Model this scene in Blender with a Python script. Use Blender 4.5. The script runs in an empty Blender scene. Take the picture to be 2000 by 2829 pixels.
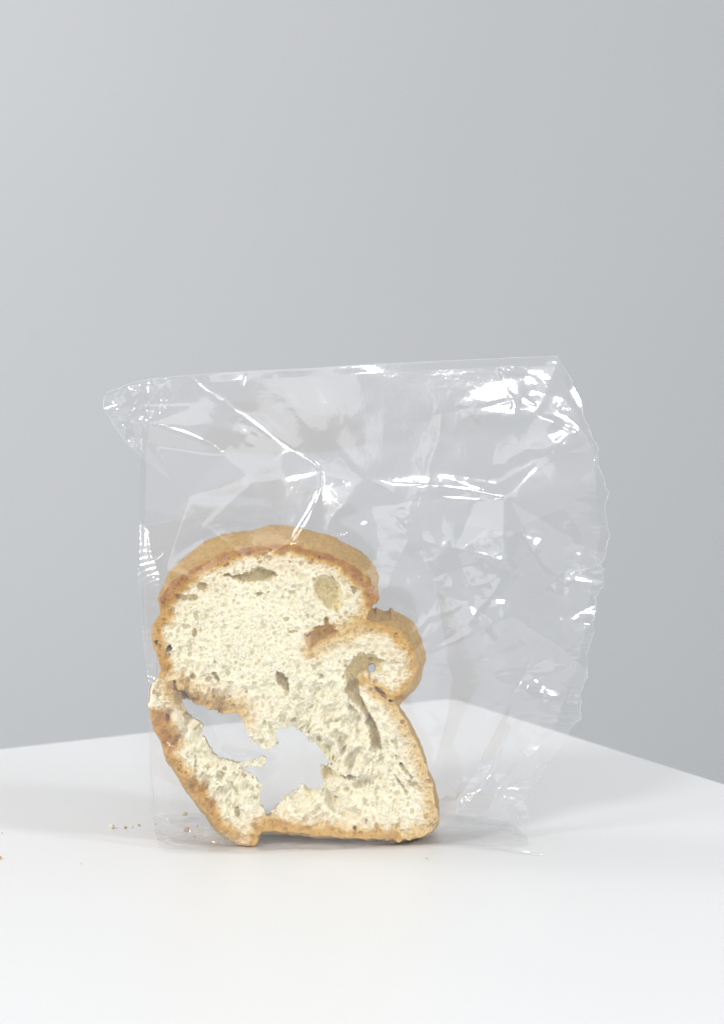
import bpy, math, time
import numpy as np
from mathutils import Vector
from mathutils.geometry import delaunay_2d_cdt

T0 = time.time()
scene = bpy.context.scene
col = scene.collection

# ------------------------------------------------------------------ camera
# metres; bread's cut face stands in the plane y = 0, table top is z = 0
D, HZ, FPX, PYH = 0.90, 0.251, 6430.0, 549.0
cam_d = bpy.data.cameras.new("camera")
cam = bpy.data.objects.new("camera", cam_d)
col.objects.link(cam)
cam.location = (0, -D, HZ)
cam.rotation_euler = (math.radians(90), 0, 0)
cam_d.sensor_fit = 'VERTICAL'
cam_d.sensor_height = 36
cam_d.lens = FPX / 2829 * 36
cam_d.shift_y = -(1414.5 - PYH) / 2829
cam_d.clip_start, cam_d.clip_end = 0.05, 50
cam_d.dof.use_dof = True
cam_d.dof.focus_distance = 0.905
cam_d.dof.aperture_fstop = 13
scene.camera = cam
scene.view_settings.view_transform = 'Standard'
scene.view_settings.look = 'None'
scene.view_settings.exposure = 0.0
scene.cycles.transparent_max_bounces = 24
scene.cycles.max_bounces = 8
scene.cycles.diffuse_bounces = 5
scene.cycles.caustics_reflective = False

# ------------------------------------------------------------------ light
world = bpy.data.worlds.new("World")
scene.world = world
world.use_nodes = True
bg = world.node_tree.nodes["Background"]
bg.inputs[0].default_value = (0.955, 0.975, 1.0, 1)
bg.inputs[1].default_value = 0.56

def area(name, loc, target, size, power, color, size_y=None):
    ld = bpy.data.lights.new(name, 'AREA')
    ld.energy = power
    ld.color = color
    ld.shape = 'RECTANGLE'
    ld.size, ld.size_y = size, size_y or size
    o = bpy.data.objects.new(name, ld)
    col.objects.link(o)
    o.location = loc
    o.rotation_euler = (Vector(target) - Vector(loc)).to_track_quat('-Z', 'Y').to_euler()
    return o

LAMP_F = (0.10, -1.75, 0.80)
area("lamp_left", (-1.25, -1.0, 1.0), (0, 0.05, 0.05), 0.22, 17, (1.0, 0.97, 0.93))
area("lamp_right", (1.40, -0.62, 0.88), (0, 0.05, 0.05), 0.18, 14, (0.94, 0.97, 1.0))
area("lamp_front", LAMP_F, (0, 0.0, 0.06), 0.22, 6.5, (0.97, 0.98, 1.0))
area("lamp_overhead", (-0.1, -1.4, 2.0), (0, 0.1, 0), 1.3, 4.6, (0.98, 0.99, 1.0), 1.0)
area("veil_fill", (-0.45, -2.2, 0.60), (0, 0, 0.10), 1.0, 2.2, (0.99, 0.99, 1.0), 0.55)  # added unseen fill, there for the pale veils it reflects in the film
area("wall_fill", (-2.3, 0.5, 1.1), (-1.3, 2.2, 0.4), 1.0, 33, (0.99, 0.985, 1.0))  # added unseen fill that brightens the wall, most at the left

# ------------------------------------------------------------------ helpers
def to_world(px, py, y=0.0):
    s = (D + y) / FPX
    return (px - 1000.0) * s, HZ - (py - PYH) * s

def smooth(t):
    t = np.clip(t, 0, 1)
    return t * t * (3 - 2 * t)

def seg_dist(P, poly, closed=True):
    best = np.full(P.shape[:-1], 1e9, np.float32)
    n = len(poly)
    for i in range(n if closed else n - 1):
        a = poly[i]; b = poly[(i + 1) % n]
        d = b - a
        t = np.clip(((P - a) @ d) / max(d @ d, 1e-14), 0, 1)
        q = P - a - t[..., None] * d
        best = np.minimum(best, q[..., 0] ** 2 + q[..., 1] ** 2)
    return np.sqrt(best)

def inside(P, poly):
    x, z = P[..., 0], P[..., 1]
    r = np.zeros(x.shape, bool)
    n = len(poly)
    for i in range(n):
        x0, z0 = poly[i]; x1, z1 = poly[(i + 1) % n]
        if z0 == z1: continue
        c = ((z0 > z) != (z1 > z)) & (x < (x1 - x0) * (z - z0) / (z1 - z0) + x0)
        r ^= c
    return r

def sdf_poly(P, poly):
    d = seg_dist(P, poly)
    return np.where(inside(P, poly), -d, d).astype(np.float32)

def up(a, n, axis):
    m = a.shape[axis]
    t = np.linspace(0, m - 1.0001, n)
    i = t.astype(int); f = (t - i).astype(np.float32)
    f = f * f * (3 - 2 * f)
    sh = [1] * a.ndim; sh[axis] = n
    f = f.reshape(sh)
    return np.take(a, i, axis) * (1 - f) + np.take(a, i + 1, axis) * f

def noise(shape, cells, rng):
    a = rng.standard_normal([max(2, int(s / c) + 2) for s, c in zip(shape, cells)]).astype(np.float32)
    for ax, n in enumerate(shape):
        a = up(a, n, ax)
    return a

def rnoise(n0, n1, cu, cv, ang, rng, warp=3.0):
    """2D noise stretched cu x cv cells, turned by ang and bent a little"""
    m = int(1.6 * max(n0, n1))
    a = noise((m, m), (cu, cv), rng)
    i, j = np.meshgrid(np.arange(n0, dtype=np.float32), np.arange(n1, dtype=np.float32), indexing='ij')
    i = i + noise((n0, n1), (40, 40), rng) * warp * 2 + noise((n0, n1), (12, 12), rng) * warp * .5
    j = j + noise((n0, n1), (40, 40), rng) * warp * 2 + noise((n0, n1), (12, 12), rng) * warp * .5
    ci, cj = n0 / 2, n1 / 2
    u = (i - ci) * math.cos(ang) - (j - cj) * math.sin(ang) + m / 2
    v = (i - ci) * math.sin(ang) + (j - cj) * math.cos(ang) + m / 2
    u = np.clip(u, 0, m - 1.01); v = np.clip(v, 0, m - 1.01)
    iu, iv_ = u.astype(int), v.astype(int); fu, fv = u - iu, v - iv_
    return (a[iu, iv_] * (1 - fu) * (1 - fv) + a[iu + 1, iv_] * fu * (1 - fv) + a[iu, iv_ + 1] * (1 - fu) * fv + a[iu + 1, iv_ + 1] * fu * fv).astype(np.float32)

def blur(a, sig):
    if sig <= 0: return a
    r = int(sig * 3) + 1
    k = np.exp(-0.5 * (np.arange(-r, r + 1) / sig) ** 2); k /= k.sum()
    for ax in (0, 1):
        p = [(0, 0), (0, 0)]; p[ax] = (r, r)
        b = np.pad(a, p, mode='reflect' if a.shape[ax] > r + 1 else 'edge', reflect_type='odd') if a.shape[ax] > r + 1 else np.pad(a, p, mode='edge')
        o = np.zeros_like(a)
        for j, w in enumerate(k):
            sl = [slice(None), slice(None)]; sl[ax] = slice(j, j + a.shape[ax])
            o += w * b[tuple(sl)]
        a = o
    return a

def c3(*p): return [(400 + u * .4929, 1400 + v * .4929) for u, v in p]
def c4(*p): return [(400 + u * .5237, 1800 + v * .5237) for u, v in p]
def w2(pts, y=0.0): return np.array([to_world(a, b, y) for a, b in pts], np.float32)

def make_mesh(name, verts, faces, mat, parent=None, attrs=None, smooth_shade=True):
    me = bpy.data.meshes.new(name)
    verts = np.asarray(verts, np.float32)
    faces = np.asarray(faces, np.int32)
    k = faces.shape[1]
    me.vertices.add(len(verts)); me.vertices.foreach_set("co", verts.ravel())
    me.loops.add(faces.size); me.loops.foreach_set("vertex_index", faces.ravel())
    me.polygons.add(len(faces))
    me.polygons.foreach_set("loop_start", np.arange(0, faces.size, k, dtype=np.int32))
    me.polygons.foreach_set("use_smooth", np.full(len(faces), smooth_shade))
    me.update(calc_edges=True)
    for an, av in (attrs or {}).items():
        at = me.attributes.new(an, 'FLOAT', 'POINT')
        at.data.foreach_set("value", np.asarray(av, np.float32))
    me.materials.append(mat)
    o = bpy.data.objects.new(name, me)
    col.objects.link(o)
    if parent: o.parent = parent
    return o

def thing(name, label, cat, loc=(0, 0, 0)):
    o = bpy.data.objects.new(name, None)
    col.objects.link(o)
    o.location = loc
    o.empty_display_size = 0.02
    o["label"] = label; o["category"] = cat
    return o

# ------------------------------------------------------------------ materials
def new_mat(name):
    m = bpy.data.materials.new(name); m.use_nodes = True
    nt = m.node_tree
    return m, nt, nt.nodes, nt.links, nt.nodes["Principled BSDF"]

def ramp(nt, stops):
    r = nt.nodes.new("ShaderNodeValToRGB")
    e = r.color_ramp.elements
    e[0].position, e[0].color = stops[0][0], (*stops[0][1], 1)
    e[1].position, e[1].color = stops[-1][0], (*stops[-1][1], 1)
    for p, c in stops[1:-1]:
        x = e.new(p); x.color = (*c, 1)
    return r

def noise_node(nt, scale, detail=4, rough=.5, vec=None):
    n = nt.nodes.new("ShaderNodeTexNoise")
    n.inputs["Scale"].default_value = scale
    n.inputs["Detail"].default_value = detail
    n.inputs["Roughness"].default_value = rough
    if vec: nt.links.new(vec, n.inputs["Vector"])
    return n

def geo_pos(nt):
    return nt.nodes.new("ShaderNodeNewGeometry").outputs["Position"]

# wall
wall_m, nt, N, L, P = new_mat("wall_paint")
pos = geo_pos(nt)
n1 = noise_node(nt, 0.9, 3, .5, pos)
n2 = noise_node(nt, 160, 3, .6, pos)
r = ramp(nt, [(0.3, (0.558, 0.567, 0.579)), (0.7, (0.58, 0.589, 0.601))])
L.new(n1.outputs[0], r.inputs[0])
# the faint grey smudge left on the paint
def spot(cx, cz, rx, rz, rot):
    mp = N.new("ShaderNodeMapping"); mp.vector_type = 'TEXTURE'
    mp.inputs["Location"].default_value = (cx, 0, cz)
    mp.inputs["Rotation"].default_value = (0, rot, 0)
    mp.inputs["Scale"].default_value = (rx, 1000, rz)
    L.new(pos, mp.inputs["Vector"])
    ln = N.new("ShaderNodeVectorMath"); ln.operation = 'LENGTH'
    L.new(mp.outputs[0], ln.inputs[0])
    mr = N.new("ShaderNodeMapRange"); mr.interpolation_type = 'SMOOTHSTEP'
    mr.inputs[1].default_value, mr.inputs[2].default_value = 0.3, 1.2
    mr.inputs[3].default_value, mr.inputs[4].default_value = 1, 0
    L.new(ln.outputs["Value"], mr.inputs[0])
    return mr.outputs[0]
WALL_Y = 2.2
sx1, sz1 = to_world(97, 932, WALL_Y)
sx2, sz2 = to_world(131, 953, WALL_Y)
k = (D + WALL_Y) / FPX
mx = N.new("ShaderNodeMath"); mx.operation = 'MULTIPLY_ADD'
L.new(spot(sx2, sz2, 14 * k, 11 * k, 0), mx.inputs[0]); mx.inputs[1].default_value = .3
L.new(spot(sx1, sz1, 22 * k, 13 * k, -.35), mx.inputs[2])
ms = N.new("ShaderNodeMath"); ms.operation = 'MULTIPLY'; ms.inputs[1].default_value = .075
L.new(mx.outputs[0], ms.inputs[0])
mix = N.new("ShaderNodeMix"); mix.data_type = 'RGBA'
mix.inputs["B"].default_value = (0.2, 0.2, 0.21, 1)
L.new(ms.outputs[0], mix.inputs["Factor"]); L.new(r.outputs[0], mix.inputs["A"])
L.new(mix.outputs["Result"], P.inputs["Base Color"])
P.inputs["Roughness"].default_value = 0.9
P.inputs["Specular IOR Level"].default_value = 0.2
b = N.new("ShaderNodeBump"); b.inputs["Strength"].default_value = .12; b.inputs["Distance"].default_value = .002
L.new(n2.outputs[0], b.inputs["Height"]); L.new(b.outputs[0], P.inputs["Normal"])

# table
tab_m, nt, N, L, P = new_mat("white_table_paint")
pos = geo_pos(nt)
n1 = noise_node(nt, 3, 4, .5, pos)
r = ramp(nt, [(0.3, (0.73, 0.73, 0.728)), (0.7, (0.75, 0.75, 0.748))])
L.new(n1.outputs[0], r.inputs[0]); L.new(r.outputs[0], P.inputs["Base Color"])
P.inputs["Roughness"].default_value = 0.42
P.inputs["Specular IOR Level"].default_value = 0.35
n2 = noise_node(nt, 700, 3, .6, pos)
b = N.new("ShaderNodeBump"); b.inputs["Strength"].default_value = .12; b.inputs["Distance"].default_value = .0004
L.new(n2.outputs[0], b.inputs["Height"]); L.new(b.outputs[0], P.inputs["Normal"])

# bread (crumb and crust read the same baking attributes: how crusty, how toasted)
def bread_mat(name, sss):
    m, nt, N, L, P = new_mat(name)
    pos = geo_pos(nt)
    a1 = N.new("ShaderNodeAttribute"); a1.attribute_name = "crust"
    a2 = N.new("ShaderNodeAttribute"); a2.attribute_name = "toast"
    a3 = N.new("ShaderNodeAttribute"); a3.attribute_name = "outer"
    a4 = N.new("ShaderNodeAttribute"); a4.attribute_name = "pocket_bounce_tint"
    n1 = noise_node(nt, 420, 4, .65, pos)
    n3 = noise_node(nt, 90, 3, .5, pos)
    def madd(a, k, c):
        q = N.new("ShaderNodeMath"); q.operation = 'MULTIPLY_ADD'
        L.new(a, q.inputs[0]); q.inputs[1].default_value = k
        if isinstance(c, float): q.inputs[2].default_value = c
        else: L.new(c, q.inputs[2])
        return q.outputs[0]
    f = madd(n1.outputs[0], .34, madd(n3.outputs[0], .16, madd(a1.outputs["Fac"], 1.0, -.25)))
    r1 = ramp(nt, [(0.0, (0.90, 0.868, 0.715)), (0.22, (0.885, 0.81, 0.65)), (0.5, (0.80, 0.64, 0.36)),
                   (0.75, (0.66, 0.41, 0.11)), (1.0, (0.54, 0.29, 0.045))])
    L.new(f, r1.inputs[0])
    n5 = noise_node(nt, 1300, 2, .6, pos)
    g5 = ramp(nt, [(.38, (0.93, 0.88, 0.72)), (.58, (1, 1, 1))])
    L.new(n5.outputs[0], g5.inputs[0])
    mg = N.new("ShaderNodeMix"); mg.data_type = 'RGBA'; mg.blend_type = 'MULTIPLY'; mg.inputs["Factor"].default_value = 1
    L.new(r1.outputs[0], mg.inputs["A"]); L.new(g5.outputs[0], mg.inputs["B"])
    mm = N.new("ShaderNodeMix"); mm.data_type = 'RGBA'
    mm.inputs["B"].default_value = (0.86, 0.75, 0.44, 1)  # yellower pocket walls: waxy skin plus bounced light painted into the colour
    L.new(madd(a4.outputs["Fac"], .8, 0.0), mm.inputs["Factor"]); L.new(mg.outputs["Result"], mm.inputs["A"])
    t = madd(n1.outputs[0], .6, madd(a2.outputs["Fac"], 1.0, -.3))
    mt = N.new("ShaderNodeMix"); mt.data_type = 'RGBA'
    mt.inputs["B"].default_value = (0.34, 0.13, 0.025, 1)
    L.new(t, mt.inputs["Factor"]); L.new(mm.outputs["Result"], mt.inputs["A"])
    r2 = ramp(nt, [(0.3, (0.34, 0.18, 0.045)), (0.45, (0.49, 0.295, 0.09)), (0.6, (0.56, 0.36, 0.125)), (0.75, (0.67, 0.47, 0.22))])
    L.new(madd(n1.outputs[0], .45, madd(n3.outputs[0], .25, madd(n5.outputs[0], .45, -.08))), r2.inputs[0])
    mo = N.new("ShaderNodeMix"); mo.data_type = 'RGBA'
    L.new(a3.outputs["Fac"], mo.inputs["Factor"]); L.new(mt.outputs["Result"], mo.inputs["A"]); L.new(r2.outputs[0], mo.inputs["B"])
    L.new(mo.outputs["Result"], P.inputs["Base Color"])
    P.inputs["Roughness"].default_value = .8
    P.inputs["Subsurface Weight"].default_value = sss
    P.inputs["Subsurface Radius"].default_value = (1.0, 1.0, 1.0)
    P.inputs["Subsurface Scale"].default_value = .0018
    P.inputs["Specular IOR Level"].default_value = .25
    b = N.new("ShaderNodeBump"); b.inputs["Strength"].default_value = .4; b.inputs["Distance"].default_value = .0003
    n2 = noise_node(nt, 1500, 3, .6, pos)
    L.new(n2.outputs[0], b.inputs["Height"])
    vo = N.new("ShaderNodeTexVoronoi"); vo.feature = 'DISTANCE_TO_EDGE'; vo.inputs["Scale"].default_value = 210
    nw = N.new("ShaderNodeVectorMath"); nw.operation = 'MULTIPLY_ADD'
    L.new(noise_node(nt, 160, 3, .6, pos).outputs["Color"], nw.inputs[0]); nw.inputs[1].default_value = (.012, .012, .012); L.new(pos, nw.inputs[2])
    L.new(nw.outputs[0], vo.inputs["Vector"])
    cr = ramp(nt, [(0.0, (0, 0, 0)), (0.10, (1, 1, 1))]); L.new(vo.outputs["Distance"], cr.inputs[0])
    b2 = N.new("ShaderNodeBump"); b2.inputs["Distance"].default_value = .0005
    q = N.new("ShaderNodeMath"); q.operation = 'MULTIPLY'; L.new(a3.outputs["Fac"], q.inputs[0]); q.inputs[1].default_value = .35
    L.new(q.outputs[0], b2.inputs["Strength"]); L.new(cr.outputs[0], b2.inputs["Height"]); L.new(b.outputs[0], b2.inputs["Normal"])
    b3 = N.new("ShaderNodeBump"); b3.inputs["Distance"].default_value = .0012
    q3 = N.new("ShaderNodeMath"); q3.operation = 'MULTIPLY'; L.new(a3.outputs["Fac"], q3.inputs[0]); q3.inputs[1].default_value = .5
    L.new(q3.outputs[0], b3.inputs["Strength"]); L.new(noise_node(nt, 260, 5, .65, pos).outputs[0], b3.inputs["Height"]); L.new(b2.outputs[0], b3.inputs["Normal"])
    L.new(b3.outputs[0], P.inputs["Normal"])
    return m
crumb_m = bread_mat("bread_crumb", .85)
crust_m = bread_mat("bread_crust", .0)

# clear film
def film_mat(name, haze=.02, rough=.05, gain=1.0):
    m = bpy.data.materials.new(name); m.use_nodes = True
    nt = m.node_tree; N = nt.nodes; L = nt.links; N.clear()
    out = N.new("ShaderNodeOutputMaterial")
    g = N.new("ShaderNodeNewGeometry")
    pos = g.outputs["Position"]
    n2 = noise_node(nt, 260, 3, .55, pos)
    bp = N.new("ShaderNodeBump"); bp.inputs["Strength"].default_value = .12; bp.inputs["Distance"].default_value = .0006
    L.new(n2.outputs[0], bp.inputs["Height"])
    dt = N.new("ShaderNodeVectorMath"); dt.operation = 'DOT_PRODUCT'
    L.new(bp.outputs[0], dt.inputs[0]); L.new(g.outputs["Incoming"], dt.inputs[1])
    def mth(op, a, b=None, c=None):
        q = N.new("ShaderNodeMath"); q.operation = op
        for i, v in enumerate((a, b, c)):
            if v is None: continue
            if isinstance(v, (int, float)): q.inputs[i].default_value = v
            else: L.new(v, q.inputs[i])
        return q.outputs[0]
    c = mth('ABSOLUTE', dt.outputs["Value"])
    one = mth('SUBTRACT', 1.0, c)
    p5 = mth('POWER', one, 5.0)
    R = mth('MULTIPLY_ADD', p5, .95, .045)
    R2 = mth('DIVIDE', mth('MULTIPLY', R, 2.0 * gain), mth('ADD', R, 1.0))
    R2 = mth('MINIMUM', R2, .24)
    tr = N.new("ShaderNodeBsdfTransparent"); tr.inputs[0].default_value = (.985, .985, .987, 1)
    gl = N.new("ShaderNodeBsdfGlossy"); gl.inputs["Roughness"].default_value = rough
    gl.inputs[0].default_value = (1, 1, 1, 1)
    L.new(bp.outputs[0], gl.inputs["Normal"])
    df = N.new("ShaderNodeBsdfDiffuse"); df.inputs[0].default_value = (.85, .85, .86, 1)
    m1 = N.new("ShaderNodeMixShader"); m1.inputs[0].default_value = haze
    L.new(tr.outputs[0], m1.inputs[1]); L.new(df.outputs[0], m1.inputs[2])
    m2 = N.new("ShaderNodeMixShader")
    g2 = N.new("ShaderNodeBsdfGlossy"); g2.inputs["Roughness"].default_value = .32; L.new(bp.outputs[0], g2.inputs["Normal"])
    mg = N.new("ShaderNodeMixShader"); mg.inputs[0].default_value = .22
    L.new(gl.outputs[0], mg.inputs[1]); L.new(g2.outputs[0], mg.inputs[2])
    L.new(R2, m2.inputs[0]); L.new(m1.outputs[0], m2.inputs[1]); L.new(mg.outputs[0], m2.inputs[2])
    L.new(m2.outputs[0], out.inputs[0])
    return m
film_m = film_mat("clear_film", .024, .09, 1.15)
base_m = film_mat("clear_base_film", .012, .15, .5)
edge_m = film_mat("film_edge", .25, .35, 1.0)

# ------------------------------------------------------------------ wall and table
def grid_plane(name, corners, mat):
    return make_mesh(name, corners, [[0, 1, 2, 3]], mat, smooth_shade=False)
w = make_mesh("wall", [(-4, WALL_Y, -1.2), (4, WALL_Y, -1.2), (4, WALL_Y, 3.2), (-4, WALL_Y, 3.2),
                       (-4, WALL_Y + .1, -1.2), (4, WALL_Y + .1, -1.2), (4, WALL_Y + .1, 3.2), (-4, WALL_Y + .1, 3.2)],
              [[0, 1, 2, 3], [5, 4, 7, 6], [3, 2, 6, 7], [1, 0, 4, 5], [0, 3, 7, 4], [2, 1, 5, 6]], wall_m, smooth_shade=False)
w["kind"] = "structure"

def ground_pt(px, py):
    dist = HZ * FPX / (py - PYH)
    return np.array([(px - 1000) * dist / FPX, dist - D])
cA = ground_pt(1251, 1927)
dR = ground_pt(2000, 2164) - cA; dR /= np.linalg.norm(dR)
dL = ground_pt(0, 2068) - cA; dL /= np.linalg.norm(dL)
SIZE, RAD = 0.80, 0.006
ctr = cA + (dR + dL) * SIZE / 2
def rounded(rad, inset, z):
    pts = []
    h = SIZE / 2 - inset
    for k, (sx, sy) in enumerate(((1, 1), (-1, 1), (-1, -1), (1, -1))):
        for j in range(7):
            a = math.radians(90 * k + 15 * j)
            lx = sx * (h - rad) + rad * math.cos(a)
            ly = sy * (h - rad) + rad * math.sin(a)
            p = ctr - dR * lx - dL * ly
            pts.append((p[0], p[1], z))
    return pts
rings = [rounded(RAD, .0015, 0.0), rounded(RAD, .0004, -.0006), rounded(RAD, 0, -.002), rounded(RAD, 0, -.9)]
V = [p for rg in rings for p in rg]; n = len(rings[0])
me = bpy.data.meshes.new("table_block")
F = [list(range(n))]
for k in range(3):
    for i in range(n):
        j = (i + 1) % n
        F.append([k * n + i, (k + 1) * n + i, (k + 1) * n + j, k * n + j])
me.from_pydata(V, [], F); me.update()
if me.polygons[0].normal.z < 0: me.flip_normals()
me.materials.append(tab_m)
t = bpy.data.objects.new("display_plinth", me); col.objects.link(t)
t["label"] = "white square plinth with one back corner showing, under the bagged bread"
t["category"] = "plinth"
fl = make_mesh("floor", [(-4, -3, -.9), (4, -3, -.9), (4, WALL_Y, -.9), (-4, WALL_Y, -.9)], [[0, 1, 2, 3]], wall_m, smooth_shade=False)
fl["kind"] = "structure"

# ------------------------------------------------------------------ bread
rng = np.random.default_rng(7)
H = 0.00027; HYv = 0.00036
x0, x1, y0_, y1_, z0, z1 = -0.087, 0.036, -0.0035, 0.0345, -0.0005, 0.1300
nx, ny, nz = int((x1 - x0) / H), int((y1_ - y0_) / HYv), int((z1 - z0) / H)
gx = (x0 + np.arange(nx) * H).astype(np.float32)
gy = (y0_ + np.arange(ny) * HYv).astype(np.float32)
gz = (z0 + np.arange(nz) * H).astype(np.float32)
G = np.stack(np.meshgrid(gx, gz, indexing='ij'), -1).astype(np.float32)

arch = c3((86,515),(100,500),(130,455),(160,430),(230,385),(330,330),(420,285),(560,245),(700,228),(800,225),(900,243),(1000,272),(1080,300),(1150,335),(1210,378),(1255,410),(1278,460),(1305,510),(1302,540))
under_right = c3((1265,548),(1250,590),(1232,630))
roll_f = c3((1260,655),(1330,665),(1400,690),(1450,730),(1490,790),(1515,850),(1522,900),(1510,950),(1480,1000),(1450,1045),(1400,1085))
right_f = c4((1300,258),(1325,290),(1355,335),(1390,385),(1420,445),(1455,530),(1485,610),(1510,690),(1530,770),(1540,860),(1535,920),(1500,955),(1450,978),(1400,988))
bottom_f = c4((1300,991),(1200,989),(1100,987),(1000,983),(900,971),(800,955),(700,945),(650,945),(610,958),(590,985),(600,1015),(570,1034),(520,1036),(480,1014),(460,1000))
flap_f = c4((420,968),(370,918),(330,868),(290,812),(250,758),(210,700),(180,650),(150,600),(120,560),(105,500),(80,440),(45,380),(30,310),(28,250),(32,175),(60,145),(100,128))
left_f = c3((103,900),(90,880),(75,830),(55,780),(45,720),(47,660),(60,635),(82,620),(100,590),(90,555))
F_out = arch + under_right + roll_f + right_f + bottom_f + flap_f + left_f
S_out = (c3((90,550),(88,490),(100,440),(140,370),(190,310),(240,270),(330,200),(420,160),(500,140),(600,130),(700,108),(790,104),(880,115),(960,140),(1050,170),(1120,200),(1200,240),(1260,290),(1300,350),(1317,390),(1310,450),(1305,520),(1280,542),(1262,560),(1285,568),(1293,550),(1303,560),(1318,572),(1345,580),(1364,578),(1370,560),(1388,566),(1400,582),(1430,592),(1490,630),(1530,680),(1560,750),(1575,785),(1587,815),(1582,850),(1560,900),(1550,960),(1520,1005),(1475,1050),(1435,1075),(1400,1090))
         + c4((1320,266),(1345,295),(1375,335),(1405,385),(1440,450),(1475,530),(1500,610),(1525,690),(1545,775),(1550,860),(1545,905),(1510,935),(1450,960),(1300,975),(900,965),(640,940),(560,960),(500,990),(460,980))
         + flap_f + left_f)
hole = c4((195,258),(205,262),(240,268),(262,286),(290,290),(320,300),(350,313),(400,330),(440,337),(468,330),(495,334),(520,345),(515,370),(524,392),(545,440),(558,452),(572,472),(600,500),(640,518),(672,516),(690,510),(700,485),(692,440),(705,420),(720,410),(745,412),(780,405),(820,420),(850,450),(868,478),(890,490),(912,515),(930,530),(952,558),(950,580),(985,596),(930,600),(872,607),(930,622),(930,660),(940,690),(925,728),(905,715),(880,722),(862,702),(850,702),(832,688),(815,672),(812,700),(812,725),(780,738),(760,765),(718,768),(722,790),(705,800),(680,842),(650,870),(638,850),(636,830),(618,800),(612,770),(630,735),(628,690),(600,680),(560,650),(532,622),(570,615),(610,608),(636,597),(655,578),(638,556),(622,554),(600,560),(545,572),(500,580),(440,572),(400,560),(370,540),(352,510),(340,498),(330,470),(305,440),(302,412),(315,392),(292,372),(272,345),(243,342),(232,315),(212,290))
t1 = c3((902,700),(915,698),(926,712),(915,722),(902,726))
t2 = c3((1265,882),(1278,876),(1292,888),(1290,920),(1277,942),(1262,930),(1248,912),(1250,892))

YB = 0.020
Fo, So = sdf_poly(G, w2(F_out)), sdf_poly(G, w2(S_out, YB))
FoS, SoS = blur(Fo, 7), blur(So, 7)
Hf, Hb = sdf_poly(G, w2(hole)), sdf_poly(G, w2(hole, YB + .006))
T1f, T2f = sdf_poly(G, w2(t1, .008)), sdf_poly(G, w2(t2, .008))

# small displacement of the 2D outlines
n2a = noise((nx, nz), (9, 9), rng) * .00028 + noise((nx, nz), (4, 4), rng) * .00022
n2b = noise((nx, nz), (9, 9), rng) * .0002 + noise((nx, nz), (4.5, 4.5), rng) * .00022 + noise((nx, nz), (2.2, 2.2), rng) * .0003
n2c = rnoise(nx, nz, 12, 12, .5, rng) * .0004 + rnoise(nx, nz, 4, 4, .3, rng) * .0003 - .0003
Fo = Fo + n2a
So = So + noise((nx, nz), (20, 20), rng) * .0003 + noise((nx, nz), (5, 5), rng) * .00012
Hf = Hf + n2b
Hb = Hb + n2b - .0015

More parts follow.
